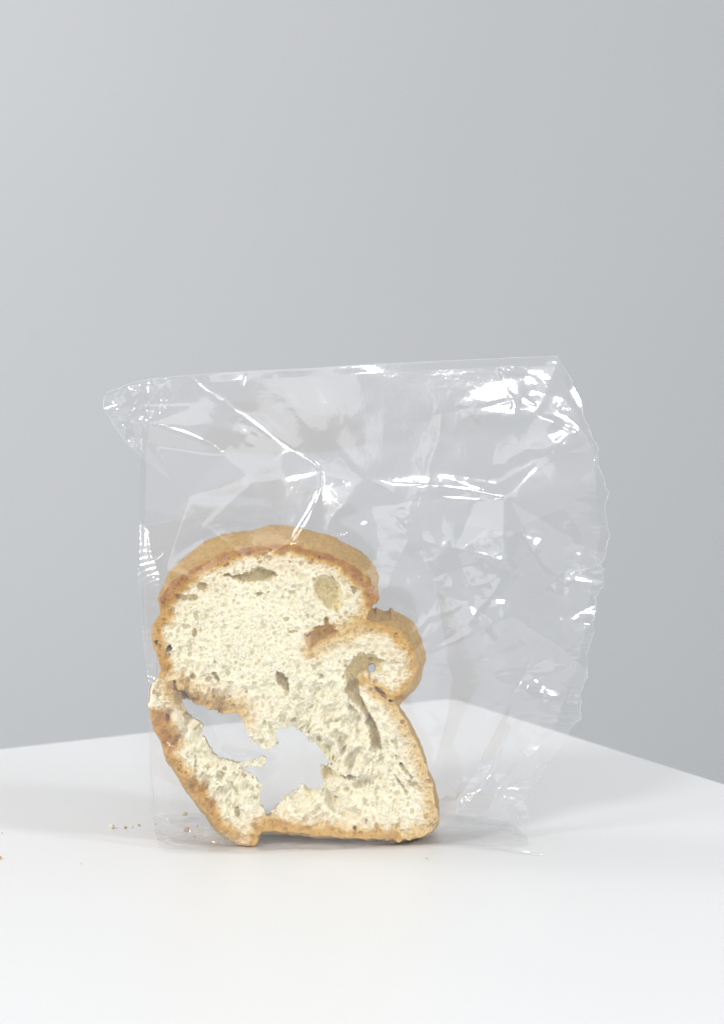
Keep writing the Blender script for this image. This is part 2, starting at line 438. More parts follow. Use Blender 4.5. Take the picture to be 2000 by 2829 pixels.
# pockets and folds cut into the face: outline, depth (mm), wall width (mm)
pockets = [
 (c3((436,388),(470,378),(500,392),(540,372),(575,368),(600,350),(650,345),(700,354),(730,370),(750,388),(730,408),(690,425),(620,438),(550,432),(500,414),(485,400)), 7, 3.2),
 (c3((945,402),(990,385),(1050,392),(1090,430),(1112,490),(1112,560),(1085,597),(1045,592),(1000,572),(965,525),(940,470)), 6.5, 6.0),
 (c3((1000,480),(1060,500),(1108,520),(1100,580),(1060,592),(1010,560)), 2.5, 1.5),
 (c3((282,455),(300,430),(345,422),(362,440),(358,475),(330,485),(305,470)), 4, 1.0),
 (c3((332,448),(358,445),(362,470),(345,488),(335,470)), 3, .6),
 (c3((168,492),(230,500),(300,495),(303,520),(270,535),(200,532),(178,520)), 4, 1.0),
 (c3((618,487),(660,478),(708,475),(690,490),(650,500),(628,510)), 4, .7),
 (c3((724,945),(745,926),(775,935),(805,965),(815,1000),(812,1050),(790,1045),(760,1020),(742,990)), 8, 3.0),
 (c3((262,690),(285,683),(294,705),(290,735),(268,738),(256,722)), 3.5, .8),
 (c3((245,938),(262,935),(278,960),(288,985),(268,978),(252,965)), 3, .8),
 (c3((365,930),(402,932),(408,960),(412,985),(390,968)), 4, .8),
 (c3((618,940),(635,942),(632,970),(622,965)), 4, .5),
 (c3((118,785),(135,778),(150,795),(140,815),(122,818)), 7, .5),
 (c3((115,820),(140,818),(152,830),(135,848),(118,845)), 2.5, .9),
 (c3((56,758),(66,762),(68,778),(60,776)), 5, .4),
 (c3((738,716),(760,708),(772,718),(755,728),(740,726)), 3, .6),
 (c3((785,706),(820,700),(840,690),(870,696),(845,708),(812,712)), 3, .6),
 (c3((660,270),(690,262),(722,285),(722,300),(690,305),(668,292)), 3.2, .8),
 (c3((630,298),(650,292),(658,310),(645,322),(630,314)), 2.5, .7),
 (c3((440,325),(470,315),(476,330),(455,345),(442,340)), 2.5, .8),
 (c3((800,300),(828,300),(830,320),(808,322)), 1.6, .8),
 (c3((1152,445),(1170,435),(1188,455),(1182,495),(1165,498),(1155,475)), 3.5, .9),
 (c3((272,610),(292,600),(308,612),(300,635),(280,640)), 2.2, .8),
 (c3((978,942),(1000,940),(1008,958),(995,972),(980,962)), 2.2, .8),
 (c3((465,985),(490,985),(520,1020),(500,1022),(478,1008)), 2.2, .8),
 (c3((560,1020),(580,1025),(575,1055),(562,1050)), 3, .7),
 (c3((780,625),(805,622),(800,635),(782,636)), 2, .6), (c3((905,612),(920,610),(918,622),(904,622)), 2, .6),
 (c3((215,675),(240,668),(248,690),(232,702),(216,694)), 1.8, .8),
 # brownish notch between dome and curl
 (c3((920,815),(900,765),(896,712),(925,700),(960,676),(1005,668),(1012,625),(1030,628),(1030,660),(1075,672),(1072,692),(1090,712),(1050,742),(985,768)), 5.5, 5.0),
 # hollow inside the curl
 (c3((1122,905),(1150,870),(1185,838),(1225,820),(1290,826),(1345,860),(1352,895),(1335,925),(1300,935),(1275,945),(1262,968),(1235,950),(1205,968),(1190,985),(1205,1040),(1218,1080),(1195,1095),(1150,1040),(1120,1000),(1115,950)), 7.5, 6.0),
 # long crease down the right side
 (c4((1105,140),(1128,170),(1140,235),(1165,290),(1195,345),(1232,410),(1250,470),(1248,528),(1205,522),(1183,470),(1182,420),(1160,345),(1130,290),(1085,262),(1050,220),(1060,180)), 9, 4.0),
 (c4((1072,305),(1100,295),(1128,320),(1125,345),(1095,335)), 4, 1.2),
 (c4((1325,552),(1350,568),(1370,605),(1412,668),(1372,652),(1338,605)), 4.6, 2.0),
 (c4((1310,645),(1332,670),(1358,705),(1392,752),(1382,765),(1345,715)), 3.4, 1.2),
 (c4((1384,682),(1430,690),(1470,725),(1492,765),(1445,745),(1398,712)), 4.6, 1.8),
 (c4((1300,480),(1325,470),(1338,492),(1325,510)), 2.5, .9),
 (c4((430,690),(460,688),(488,720),(480,758),(455,735)), 4, 1.3),
 (c4((470,838),(490,832),(500,850),(488,884),(470,875)), 4, .9),
 (c4((930,628),(985,648),(1040,660),(1110,668),(1132,672),(1105,690),(1050,690),(1040,676),(1010,692),(960,705),(935,715)), 7, 1.6),
 (c4((840,738),(865,728),(890,745),(885,790),(862,808),(845,780)), 3.5, 1.2),
 (c4((1098,930),(1115,928),(1125,955),(1105,960)), 3, .7), (c4((1160,900),(1175,900),(1178,920),(1163,918)), 3, .6),
 (c4((1312,905),(1340,900),(1350,930),(1322,935)), 3, .8),
 (c4((920,120),(945,120),(945,150),(928,152)), 2, .8),
 (c4((465,960),(485,962),(480,976),(466,974)), 3.5, .6),
 # seam between the left flap and the dome
 (c4((146,150),(156,152),(160,205),(190,222),(200,258),(214,292),(196,285),(180,250),(160,230),(148,205)), 6, .8),
 (c4((105,345),(125,360),(132,382),(118,385),(104,365)), 4, .6),
 # seam where the curl tucks onto the side
 (c4((1205,150),(1218,185),(1262,225),(1305,262),(1292,266),(1250,232),(1208,195)), 5, .8),
]
Y0 = np.zeros((nx, nz), np.float32)
jit = noise((nx, nz), (6, 6), rng) * .00035 + noise((nx, nz), (2.5, 2.5), rng) * .0002
for poly, dep, wd in pockets:
    q = w2(poly)
    lo = np.maximum(((q.min(0) - .004 - [x0, z0]) / H).astype(int), 0)
    hi = ((q.max(0) + .004 - [x0, z0]) / H).astype(int)
    sl = (slice(lo[0], hi[0]), slice(lo[1], hi[1]))
    if dep <= 5: dep *= .72; wd *= 1.5
    d = -sdf_poly(G[sl], q) + jit[sl]
    tt = np.clip(d / (wd * .001), 0, 1)
    Y0[sl] = np.maximum(Y0[sl], min(dep * 1.3, 12) * .001 * np.sqrt(1 - (1 - tt) ** 2))

Ypk = Y0.copy()
# torn, fibrous relief in the lower middle; gentle bulges elsewhere
def blob(px, py, rx, rz):
    cx, cz = to_world(px, py)
    k = .00014
    return np.exp(-(((G[..., 0] - cx) / (rx * k)) ** 2 + ((G[..., 1] - cz) / (rz * k)) ** 2))
torn = np.clip(blob(880, 2040, 150, 150) + blob(560, 2000, 90, 160) + blob(800, 2200, 130, 70) + blob(980, 2150, 90, 80) + blob(620, 2170, 90, 110) + blob(520,1930,80,70), 0, 1)
fib = rnoise(nx, nz, 6, 20, .35, rng) * .0008 + rnoise(nx, nz, 3, 8, .6, rng) * .0004
fib2 = rnoise(nx, nz, 26, 26, .7, rng) * .0020 + rnoise(nx, nz, 11, 11, .4, rng) * .0011
Y0 += torn * (np.abs(fib) * 1.6 + np.abs(fib2) * 1.7)
Y0 += np.abs(noise((nx, nz), (30, 30), rng)) * .0006 + rnoise(nx, nz, 2.6, 2.6, .6, rng) * .0001 + rnoise(nx, nz, 7, 7, .3, rng) * .00012
Y0 += .0035 * blob(1065, 1880, 30, 60) * 0
# bulge of the curl and the folded flap, and thinning near the big tear
Y0 -= .0022 * blob(1090, 1800, 70, 90) + .0016 * blob(1060, 2050, 40, 120)
Y0 += .0045 * smooth(1 - Hf / .006) * torn

# 3D field
outer = np.empty((nx, ny, nz), np.float32)
f = np.empty((nx, ny, nz), np.float32)
Tth = .0325
back_prof = Tth - .012 * (1 - np.sqrt(np.clip(-So / .012, 0, 1))) 
for j, yy in enumerate(gy):
    a = math.sin(min(max(yy / YB, 0), 1) * math.pi / 2) if yy > 0 else 0.0
    o = Fo * (1 - a) + So * a
    ye = max(yy, 0)
    six, siz = int(round(-.04 * ye / H)), int(round(-.215 * ye / H))   # the tear slants down towards the back
    hh = np.roll(np.roll(Hf, six, 0), siz, 1) - .035 * ye + n2c * min(ye / .012, 1)
    s = np.maximum(o, -hh)
    if yy > .004:
        yq = yy - .008
        s = np.maximum(s, -np.roll(np.roll(T1f, int(round(-.024 * yq / H)), 0), int(round(-.18 * yq / H)), 1))
        s = np.maximum(s, -np.roll(np.roll(T2f, int(round(.005 * yq / H)), 0), int(round(-.20 * yq / H)), 1))
    s = np.maximum(s, (Y0 - yy) * .75)
    s = np.maximum(s, (yy - back_prof) * .8)
    outer[:, j, :] = o
    f[:, j, :] = s
f += noise((nx, ny, nz), (3, 3, 3), rng) * .00007
f += noise((nx, ny, nz), (7, 7, 7), rng) * .00008
f = np.maximum(f, (.0005 - gz)[None, None, :])
print("field", time.time() - T0)

# crust map in the face plane: polyline, solid width (px), fade width (px), toast
Kp = .00014
crust2 = np.zeros((nx, nz), np.float32); toast2 = np.zeros((nx, nz), np.float32)
wob = noise((nx, nz), (14, 14), rng) * .0007 + noise((nx, nz), (5, 5), rng) * .0004
for pl, cw, fw, lev, tst in [
    (arch, 15, 34, 1, .78), (arch[:4], 38, 40, 1, .7), (arch[-6:], 34, 40, 1, .85),
    (arch, 20, 90, .34, 0),
    (left_f + [arch[0]], 36, 34, .85, .28), (under_right + c3((1200,662),(1120,712),(1080,720)), 14, 55, .62, .1),
    (c4((150,190),(195,245),(240,265),(290,285),(350,308),(400,328),(440,333),(490,330)), 14, 85, .62, .05),
    (flap_f[:-5], 26, 38, .85, .30), (flap_f[-8:-5], 50, 40, .9, .5), (bottom_f, 28, 36, .8, .2), (bottom_f, 50, 60, .3, 0), (right_f, 12, 56, .6, .08),
    (roll_f, 16, 36, .8, .15), (roll_f, 30, 90, .3, 0), (c3((1255,655),(1120,735),(1050,745),(985,772),(930,812)), 8, 50, .55, .05),
    (c4((1150,140),(1215,188),(1270,232),(1312,268)), 10, 36, .75, .12), (c4((115,380),(125,420),(100,470)), 10, 22, .8, .4)]:
    d = np.maximum(seg_dist(G, w2(pl), closed=False) + wob, 0)
    c = lev * (1 - smooth((d - cw * Kp * .5) / (fw * Kp)))
    crust2 = np.maximum(crust2, c)
    toast2 = np.maximum(toast2, tst * (1 - smooth(d / (cw * Kp * 1.25))))
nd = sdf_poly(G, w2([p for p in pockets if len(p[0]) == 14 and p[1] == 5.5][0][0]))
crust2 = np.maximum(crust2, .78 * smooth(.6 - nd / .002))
toast2 += .22 * smooth(blob(1050, 1655, 30, 22)) + .1 * blob(430, 1645, 30, 40) + .15 * blob(445,2010,30,50)
toast2 *= 1 + .3 * noise((nx, nz), (8, 8), rng)

# pores
inF = (Fo < -.0006) & (Hf > .0005)
ii = np.argwhere(inF)
NP = 16000
sel = ii[rng.integers(0, len(ii), NP)]
rad = np.clip(.00024 * (rng.random(NP) ** -.33), .00024, .0010).astype(np.float32)
for (ix, iz), rr in zip(sel, rad):
    cr = crust2[ix, iz]
    if cr > .6:
        if rng.random() < .25: continue
        rr *= .75
    yc = Y0[ix, iz] + rr * rng.uniform(-.1, .7); ry = rr * rng.uniform(.8, 1.5)
    cx, cz = gx[ix], gz[iz]
    st = rng.uniform(1.0, 1.7)
    sxx, szz = (st, 1.0) if rng.random() < .55 else (1.0, st * .9)
    a0 = max(int((cx - rr * sxx - x0) / H) - 1, 0); a1_ = min(int((cx + rr * sxx - x0) / H) + 3, nx)
    b0 = max(int((yc - ry - y0_) / HYv) - 1, 0); b1 = min(int((yc + ry - y0_) / HYv) + 3, ny)
    e0 = max(int((cz - rr * szz - z0) / H) - 1, 0); e1 = min(int((cz + rr * szz - z0) / H) + 3, nz)
    if b1 <= b0: continue
    dd = np.sqrt((((gx[a0:a1_] - cx) / sxx) ** 2)[:, None, None] + (((gy[b0:b1] - yc) * rr / ry) ** 2)[None, :, None] + (((gz[e0:e1] - cz) / szz) ** 2)[None, None, :])
    v = f[a0:a1_, b0:b1, e0:e1]
    np.maximum(v, rr - dd, out=v)
# shallow bubbles cut open near the crust
mi = np.argwhere(inF & (crust2 > .04) & (crust2 < .55))
for ix, iz in mi[rng.integers(0, len(mi), 170)]:
    rr = rng.uniform(.0007, .0016); sx_, sz_ = rng.uniform(.8, 1.5), rng.uniform(.8, 1.3)
    yc = Y0[ix, iz] - rr * rng.uniform(-.1, .45)
    a0, a1_ = max(ix - 10, 0), ix + 11; e0, e1 = max(iz - 10, 0), iz + 11
    b1 = min(int((yc + rr - y0_) / HYv) + 3, ny)
    if b1 <= 0: continue
    dd = np.sqrt((((gx[a0:a1_] - gx[ix]) / sx_) ** 2)[:, None, None] + ((gy[:b1] - yc) ** 2)[None, :, None] + (((gz[e0:e1] - gz[iz]) / sz_) ** 2)[None, None, :])
    v = f[a0:a1_, :b1, e0:e1]
    np.maximum(v, rr - dd, out=v)
print("pores", time.time() - T0)

# surface nets
def surface_nets(v):
    s = v < 0
    X, Y, Z = v.shape
    any_, all_ = np.zeros((X - 1, Y - 1, Z - 1), bool), np.ones((X - 1, Y - 1, Z - 1), bool)
    offs = [(i, j, k) for i in (0, 1) for j in (0, 1) for k in (0, 1)]
    for i, j, k in offs:
        q = s[i:X - 1 + i, j:Y - 1 + j, k:Z - 1 + k]
        any_ |= q; all_ &= q
    cells = np.argwhere(any_ & ~all_)
    del any_, all_
    idx = np.full((X - 1, Y - 1, Z - 1), -1, np.int32)
    idx[tuple(cells.T)] = np.arange(len(cells), dtype=np.int32)
    cv = [v[cells[:, 0] + i, cells[:, 1] + j, cells[:, 2] + k] for i, j, k in offs]
    acc = np.zeros((len(cells), 3), np.float32); cnt = np.zeros(len(cells), np.float32)
    for a in range(8):
        for b_ in range(a + 1, 8):
            oa, ob = np.array(offs[a]), np.array(offs[b_])
            if np.abs(oa - ob).sum() != 1: continue
            m = (cv[a] < 0) != (cv[b_] < 0)
            t = np.where(m, cv[a] / np.where(m, cv[a] - cv[b_], 1), 0)[:, None]
            acc += np.where(m[:, None], oa + t * (ob - oa), 0).astype(np.float32); cnt += m
    verts = cells + acc / cnt[:, None]
    quads = []
    for ax in range(3):
        sl0 = [slice(1, X - 1), slice(1, Y - 1), slice(1, Z - 1)]; sl1 = list(sl0)
        sl0[ax] = slice(0, v.shape[ax] - 1); sl1[ax] = slice(1, v.shape[ax])
        A, B = s[tuple(sl0)], s[tuple(sl1)]
        e = np.argwhere(A != B)
        flip = A[tuple(e.T)]
        base = e + 1; base[:, ax] = e[:, ax]
        u, w_ = [(1, 2), (2, 0), (0, 1)][ax]
        du = np.zeros(3, int); du[u] = 1
        dw = np.zeros(3, int); dw[w_] = 1
        def at(p): return idx[p[:, 0], p[:, 1], p[:, 2]]
        q = np.stack([at(base - du - dw), at(base - dw), at(base), at(base - du)], 1)
        q[~flip] = q[~flip][:, ::-1]
        quads.append(q)
    return verts, np.concatenate(quads)
verts, quads = surface_nets(f)
del f
print("nets", len(verts), len(quads), time.time() - T0)
# keep only the connected main body (drop floating specks)
lab = np.arange(len(verts))
edges = np.concatenate([quads[:, [0, 1]], quads[:, [1, 2]], quads[:, [2, 3]], quads[:, [3, 0]]])
for it in range(60):
    m = np.minimum(lab[edges[:, 0]], lab[edges[:, 1]])
    old = lab.copy()
    np.minimum.at(lab, edges[:, 0], m); np.minimum.at(lab, edges[:, 1], m)
    lab = lab[lab]; lab = lab[lab]
    if (old == lab).all(): break
u, inv, cn = np.unique(lab, return_inverse=True, return_counts=True)
good = cn[inv] > 1500
quads = quads[good[quads].all(1)]
print("components", len(u), it, time.time() - T0)
iv = np.clip(np.rint(verts).astype(int), 0, [nx - 1, ny - 1, nz - 1])
P3 = (verts * [H, HYv, H] + [x0, y0_, z0]).astype(np.float32)
od = outer[iv[:, 0], iv[:, 1], iv[:, 2]]
del outer
yv = P3[:, 1]
c2 = crust2[iv[:, 0], iv[:, 2]]; tv = toast2[iv[:, 0], iv[:, 2]]
depth_in = yv - np.minimum(Y0[iv[:, 0], iv[:, 2]], .002)
isout = smooth((od + .0016) / .0008) * smooth((yv - .0010) / .0012)
isback = smooth((yv - (back_prof[iv[:, 0], iv[:, 2]] - .002)) / .001)
crv = np.maximum(c2, np.maximum(isout, 0))
outv = isout * smooth((yv - .001) / .002)
tv = tv * (1 - .85 * outv)
bounce_tint = (1 - crv) * smooth((np.minimum(Ypk[iv[:, 0], iv[:, 2]], yv) - .0008) / .003) * (1 - isout)  # strength of the painted bounce tint, growing with pocket depth
face_c = crv[quads].mean(1)
is_crust = face_c > .45
bread = thing("bread_chunk", "torn chunk of white bread with golden crust and holes, standing inside the clear bag", "bread")
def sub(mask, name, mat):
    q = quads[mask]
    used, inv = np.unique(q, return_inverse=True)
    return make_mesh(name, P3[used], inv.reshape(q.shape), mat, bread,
                     {"crust": crv[used], "toast": tv[used], "outer": outv[used], "pocket_bounce_tint": bounce_tint[used]})
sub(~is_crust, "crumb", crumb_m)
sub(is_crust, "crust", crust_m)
print("bread", time.time() - T0)

# ------------------------------------------------------------------ plastic bag
bag = thing("plastic_bag", "clear crinkled plastic bag with open torn right edge, standing around the bread", "bag")

def curve(pts, n):
    """pts: (px, py, y_mm) -> n world points (x, z) and y, spaced evenly"""
    a = np.array([(*to_world(p[0], p[1], p[2] * .001), p[2] * .001) for p in pts])
    s = np.r_[0, np.cumsum(np.linalg.norm(np.diff(a[:, :2], axis=0), axis=1))]
    t = np.linspace(0, s[-1], n)
    return np.stack([np.interp(t, s, a[:, k]) for k in range(3)], 1)

LF = np.array(LAMP_F)
def facing(x, y, z):
    """slopes of a film facet at (x, y, z) that glints towards the front lamp"""
    p = np.array([x, y, z]); l = LF - p; v = np.array([0, -D, HZ]) - p
    h = l / np.linalg.norm(l) + v / np.linalg.norm(v)
    return h[0] / -h[1], h[2] / -h[1]

def film(name, top, right, bottom, left, ctrl, creases, seed, n=(520, 520), sig=1.6, ncr=160, amp=1.0,
         dens=None, ragged=.0005, mat=film_m, extra=None, ymin=None, ymax=None, bias=None, strips=None):
    """top/bottom run left->right, left/right run top->bottom"""
    r_ = np.random.default_rng(seed)
    nu, nv = n
    Ct, Cb, Cl, Cr = curve(top, nu), curve(bottom, nu), curve(left, nv), curve(right, nv)
    k = r_.standard_normal(nv); k2 = noise((nv, 2), (4, 2), r_)[:, 0] * .6 + noise((nv, 2), (14, 2), r_)[:, 0] + noise((nv, 2), (1.8, 2), r_)[:, 0] * .35
    ease = np.minimum(1, np.minimum(np.arange(nv), nv - 1 - np.arange(nv)) / 12)
    U = np.linspace(0, 1, nu)[:, None, None]; Vv = np.linspace(0, 1, nv)[None, :, None]
    S = ((1 - Vv) * Ct[:, None, :] + Vv * Cb[:, None, :] + (1 - U) * Cl[None] + U * Cr[None]
         - (1 - U) * (1 - Vv) * Ct[0] - U * (1 - Vv) * Ct[-1] - (1 - U) * Vv * Cb[0] - U * Vv * Cb[-1])
    S[..., 0] += U[..., 0] ** 16 * (k2 * ragged * ease)[None, :]
    Q = S[..., :2]
    # piecewise-linear depth over traced control points
    pts, ys = [], []
    bnd = []
    for crv_, m in ((top, 1), (right, 1), (bottom[::-1], 1), (left[::-1], 1)):
        for p in crv_[:-1]:
            bnd.append(p)
    allp = bnd + list(ctrl)
    for p in allp:
        pts.append(Vector(to_world(p[0], p[1], p[2] * .001))); ys.append(p[2] * .001)
    nb = len(bnd)
    ed = [(nb + a, nb + b) for a, b in creases]
    vo, eo, fo, ov, oe, of = delaunay_2d_cdt(pts, ed, [], 0, 1e-7)
    yo = []
    for p, o in zip(vo, ov):
        yo.append(ys[o[0]] if o else None)
    for i_, y_ in enumerate(yo):
        if y_ is None:
            d = [((vo[i_] - pts[j]).length, ys[j]) for j in range(len(pts))]
            d.sort(); ww = [1 / (a + 1e-4) for a, _ in d[:3]]
            yo[i_] = sum(w_ * q[1] for w_, q in zip(ww, d[:3])) / sum(ww)
    Yg = np.array(S[..., 2])
    for tri in fo:
        for kk in range(1, len(tri) - 1):
            ia, ib, ic = tri[0], tri[kk], tri[kk + 1]
            A, B, C = (np.array(vo[q]) for q in (ia, ib, ic))
            det = (B[0] - A[0]) * (C[1] - A[1]) - (C[0] - A[0]) * (B[1] - A[1])
            if abs(det) < 1e-12: continue
            dx, dz = Q[..., 0] - A[0], Q[..., 1] - A[1]
            l1 = (dx * (C[1] - A[1]) - dz * (C[0] - A[0])) / det
            l2 = (dz * (B[0] - A[0]) - dx * (B[1] - A[1])) / det
            m = (l1 >= -1e-6) & (l2 >= -1e-6) & (l1 + l2 <= 1 + 1e-6)
            v = yo[ia] + l1 * (yo[ib] - yo[ia]) + l2 * (yo[ic] - yo[ia])
            Yg = np.where(m, v, Yg)
    Yg = blur(Yg, sig)
    # crumple: many short soft-edged creases
    X_, Z_ = Q[..., 0], Q[..., 1]
    bx = (X_.min(), X_.max(), Z_.min(), Z_.max())
    add = np.zeros_like(Yg)
    warp = noise((nu, nv), (30, 30), r_) * .0012 + noise((nu, nv), (9, 9), r_) * .0003
    for c in range(ncr):
        for _ in range(20):
            cx, cz = r_.uniform(bx[0], bx[1]), r_.uniform(bx[2], bx[3])
            if dens is None or r_.random() < dens(cx, cz): break
        th = r_.uniform(0, math.pi)
        if bias is not None:
            bth = bias(cx, cz)
            if bth is not None: th = bth + r_.normal(0, .55)
        Ln, wd = r_.uniform(.006, .034), r_.uniform(.001, .0045)
        sl_ = r_.normal(0, .17) * amp * (.16 + .24 * abs(math.sin(th)) + .75 * (min(dens(cx, cz), 1) if dens else .5))
        rr = r_.uniform(.0002, .0007)
        d = (X_ - cx) * math.sin(th) - (Z_ - cz) * math.cos(th) + warp
        al = (X_ - cx) * math.cos(th) + (Z_ - cz) * math.sin(th)
        q = np.sqrt(d * d + rr * rr)
        add += sl_ * wd * np.exp(-q / wd) * np.exp(-(al / Ln) ** 2)
    add += noise((nu, nv), (60, 60), r_) * .00035 * amp + noise((nu, nv), (26, 26), r_) * .00007 * amp
    for px_, py_, rad_, amt_ in (extra or []):
        cx, cz = to_world(px_, py_)
        fx_, fz_ = facing(cx, 0, cz)
        w_ = amt_ * np.exp(-(((X_ - cx) ** 2 + (Z_ - cz) ** 2) / (rad_ * .00014) ** 2) ** 2)
        ic = np.unravel_index(np.argmin((X_ - cx) ** 2 + (Z_ - cz) ** 2), X_.shape)
        Yg = Yg * (1 - w_) + w_ * (Yg[ic] + (X_ - cx) * fx_ + (Z_ - cz) * fz_)
    eu = np.minimum(np.arange(nu), nu - 1 - np.arange(nu))[:, None] / 10; ev = np.minimum(np.arange(nv), nv - 1 - np.arange(nv))[None, :] / 10
    Yg = Yg + add * np.clip(np.minimum(ev, 1), .15, 1)
    for sp, wd_ in (strips or []):
        a = np.array([to_world(*p[:2]) for p in sp])
        sg = np.linalg.norm(np.diff(a, axis=0), axis=1); ss = np.r_[0, np.cumsum(sg)]
        m_ = max(8, int(ss[-1] / .0006))
        tt = np.linspace(0, ss[-1], m_)
        lx, lz = np.interp(tt, ss, a[:, 0]), np.interp(tt, ss, a[:, 1])
        g_ = np.array([facing(q, 0, w__) for q, w__ in zip(lx, lz)])
        ly = np.r_[0, np.cumsum(.5 * (g_[1:, 0] + g_[:-1, 0]) * np.diff(lx) + .5 * (g_[1:, 1] + g_[:-1, 1]) * np.diff(lz))]
        # offset so that the band sits on the surface it replaces
        stp = 0
        near_i = [np.unravel_index(np.argmin((X_ - q) ** 2 + (Z_ - w__) ** 2), X_.shape) for q, w__ in zip(lx[::6], lz[::6])]
        ys_ = np.array([Yg[q] for q in near_i])
        pf = np.polyfit(tt[::6], ys_ - ly[::6], 1 if len(ys_) > 3 else 0)
        ly = ly + np.polyval([pf[-1] if len(pf) == 1 else pf[0] * .1, pf[-1] + pf[0] * .9 * ss[-1] / 2] if len(pf) > 1 else [0, pf[0]], tt)
        best = np.full(X_.shape, 1e9); yb_ = np.zeros(X_.shape)
        wv = np.interp(tt, ss, np.array([p[2] for p in sp])) * .001
        ww = np.ones(X_.shape)
        for q in range(m_):
            dx, dz = X_ - lx[q], Z_ - lz[q]
            d2 = dx * dx + dz * dz
            mk = d2 < best
            best = np.where(mk, d2, best); yb_ = np.where(mk, ly[q] + g_[q, 0] * dx + g_[q, 1] * dz, yb_); ww = np.where(mk, wv[q], ww)
        w_ = wd_ * np.exp(-(best / (ww * 1.0) ** 2) ** 1.5)
        Yg = Yg * (1 - w_) + yb_ * w_
    if ymax is not None:
        lim = ymax(X_, Z_); Yg = np.minimum(Yg, lim)
    if ymin is not None:
        lim = ymin(X_, Z_); Yg = np.maximum(Yg, lim)
    V3 = np.stack([X_, Yg, Z_], -1).reshape(-1, 3)
    I = np.arange(nu * nv).reshape(nu, nv)
    Fc = np.stack([I[:-1, 1:], I[1:, 1:], I[1:, :-1], I[:-1, :-1]], -1).reshape(-1, 4)
    return make_mesh(name, V3, Fc, mat, bag), V3.reshape(nu, nv, 3)

top_l = [(412,1068,8.1),(470,1050,7.65),(525,1037,7.35),(600,1031,7.5),(680,1026,7.65),(860,1018,7.8),(1000,1008,7.95),(1150,1001,8.1),(1300,994,8.25),(1430,988,8.4),(1541,984,8.4)]
right_f2 = [(1541,984,8.4),(1543,997,8.4),(1562,1020,8.2),(1580,1055,7.74),(1600,1120,6.11),(1625,1180,4.55),(1640,1225,3.18),(1655,1260,3.47),(1672,1312,2.17),(1670,1360,1.95),(1668,1400,2),(1674,1470,2),(1676,1525,1),(1662,1558,1),(1672,1580,0),(1662,1620,0),(1645,1645,0),(1652,1690,-1),(1636,1740,-2),(1628,1790,-2),(1622,1850,-3),(1608,1900,-3),(1600,1950,-4),(1601,1985,-4),(1580,2010,-4),(1565,2020,-3),(1548,2050,-2),(1535,2085,-1),(1520,2100,0),(1500,2130,2),(1475,2170,4),(1452,2205,7),(1434,2225,9),(1430,2250,10),(1440,2282,10)]
bottom_front = [(432,2262,1),(470,2292,-1),(520,2308,-2),(600,2326,-3),(680,2333,-4),(800,2337,-4.5),(920,2338,-4.5),(1020,2335,-4),(1100,2328,-3.5),(1160,2316,-3),(1200,2303,-2),(1300,2297,3),(1440,2282,10)]
left_front = [(412,1068,8.1),(413,1120,7.69),(412,1174,5.48),(400,1220,9),(391,1262,11.38),(388,1320,11.38),(386,1400,11),(385,1480,10),(384,1562,9),(390,1620,9),(394,1700,8),(404,1800,6),(416,1880,5),(418,1960,4),(417,2060,3),(421,2150,2),(428,2210,1),(432,2262,1)]
def path(pts, y0):
    a = [to_world(*p) for p in pts]; y = [y0]
    for p, q in zip(a[:-1], a[1:]):
        fx, fz = facing((p[0] + q[0]) / 2, 0, (p[1] + q[1]) / 2)
        y.append(y[-1] + 1000 * (fx * (q[0] - p[0]) + fz * (q[1] - p[1])))
    return y
_p1 = path([(520,1038),(664,1144),(790,1236),(886,1308),(889,1350),(856,1410),(806,1497)], 8.2)
_p2 = path([(960,1325),(1000,1330),(1200,1345),(1396,1372)], 2.3)
_p3 = path([(412,1176),(615,1253)], 5.5)
PY = [5.5, _p3[1], _p1[3], _p1[4], _p1[5], _p1[6], _p2[1], _p2[3], _p1[1], _p1[2]]
print("ridge depths", [round(v, 1) for v in PY])
ctrl_f = [
 (412,1176,5.5), (615,1253,PY[1]+.0), (700,1330,3), (886,1308,PY[2]), (889,1350,PY[3]), (856,1410,PY[4]), (806,1497,PY[5]), # 0-6
 (1000,1330,PY[6]), (1396,1372,PY[7]), (1412,1700,-5), (1405,1950,-3), (1395,2100,0), (1230,2240,-1), # 7-12
 (664,1144,PY[8]), (790,1236,PY[9]), # 13,14 on the long ridge
 (520,1375,1.6), (560,1450,.6), (455,1570,-2), (430,1700,-3), (440,1900,-4), (450,2060,-4), (470,2200,-4), # 15-21
 (1050,1500,-.6), (1150,1480,-.3), (1200,1800,-6), (1200,2000,-6), (1215,2150,-5), (1000,1600,-2.6), (700,1560,-6), (560,1600,-4), (1000,1900,-5.5), (800,2100,-4.5), (600,2200,-4.5),(900,2280,-4.5), # 22-33
 (1000,1130,5.7), (1250,1110,6.2), (1400,1050,7.6), (1395,1150,5), (1480,1150,5), (1530,1240,3.5), (1590,1180,4), # 34-40
 (1150,1230,4.2), (1350,1230,4.4), (1550,1350,.9), (1600,1500,-1.5), (1520,1600,1.5), (1560,1800,-3.5), (1500,1900,1), (1480,2050,-.5), # 41-48
 (540,1120,7.0), (600,1170,6.2), (1000,1220,4.2), (478,2035,-5), (560,2130,-6.2), (1000,1292,2.9), (1200,1304,3.1), (1370,1334,3.0), (800,1110,6.4), (900,1200,4.4), (900,1470,-1.5), (560,1490,0), # 49-53
]
cre_f = [(0,1),(1,2),(2,5),(34-34+13,14),(14,3),(3,4),(4,5),(5,6),(7,8),(8,9),(9,10),(10,12),(1,15),(15,17),(52,53)]
def near(px, py, r, y=0):
    cx, cz = to_world(px, py, y)
    return lambda x, z: math.exp(-((x - cx) ** 2 + (z - cz) ** 2) / (r * .00014) ** 2)
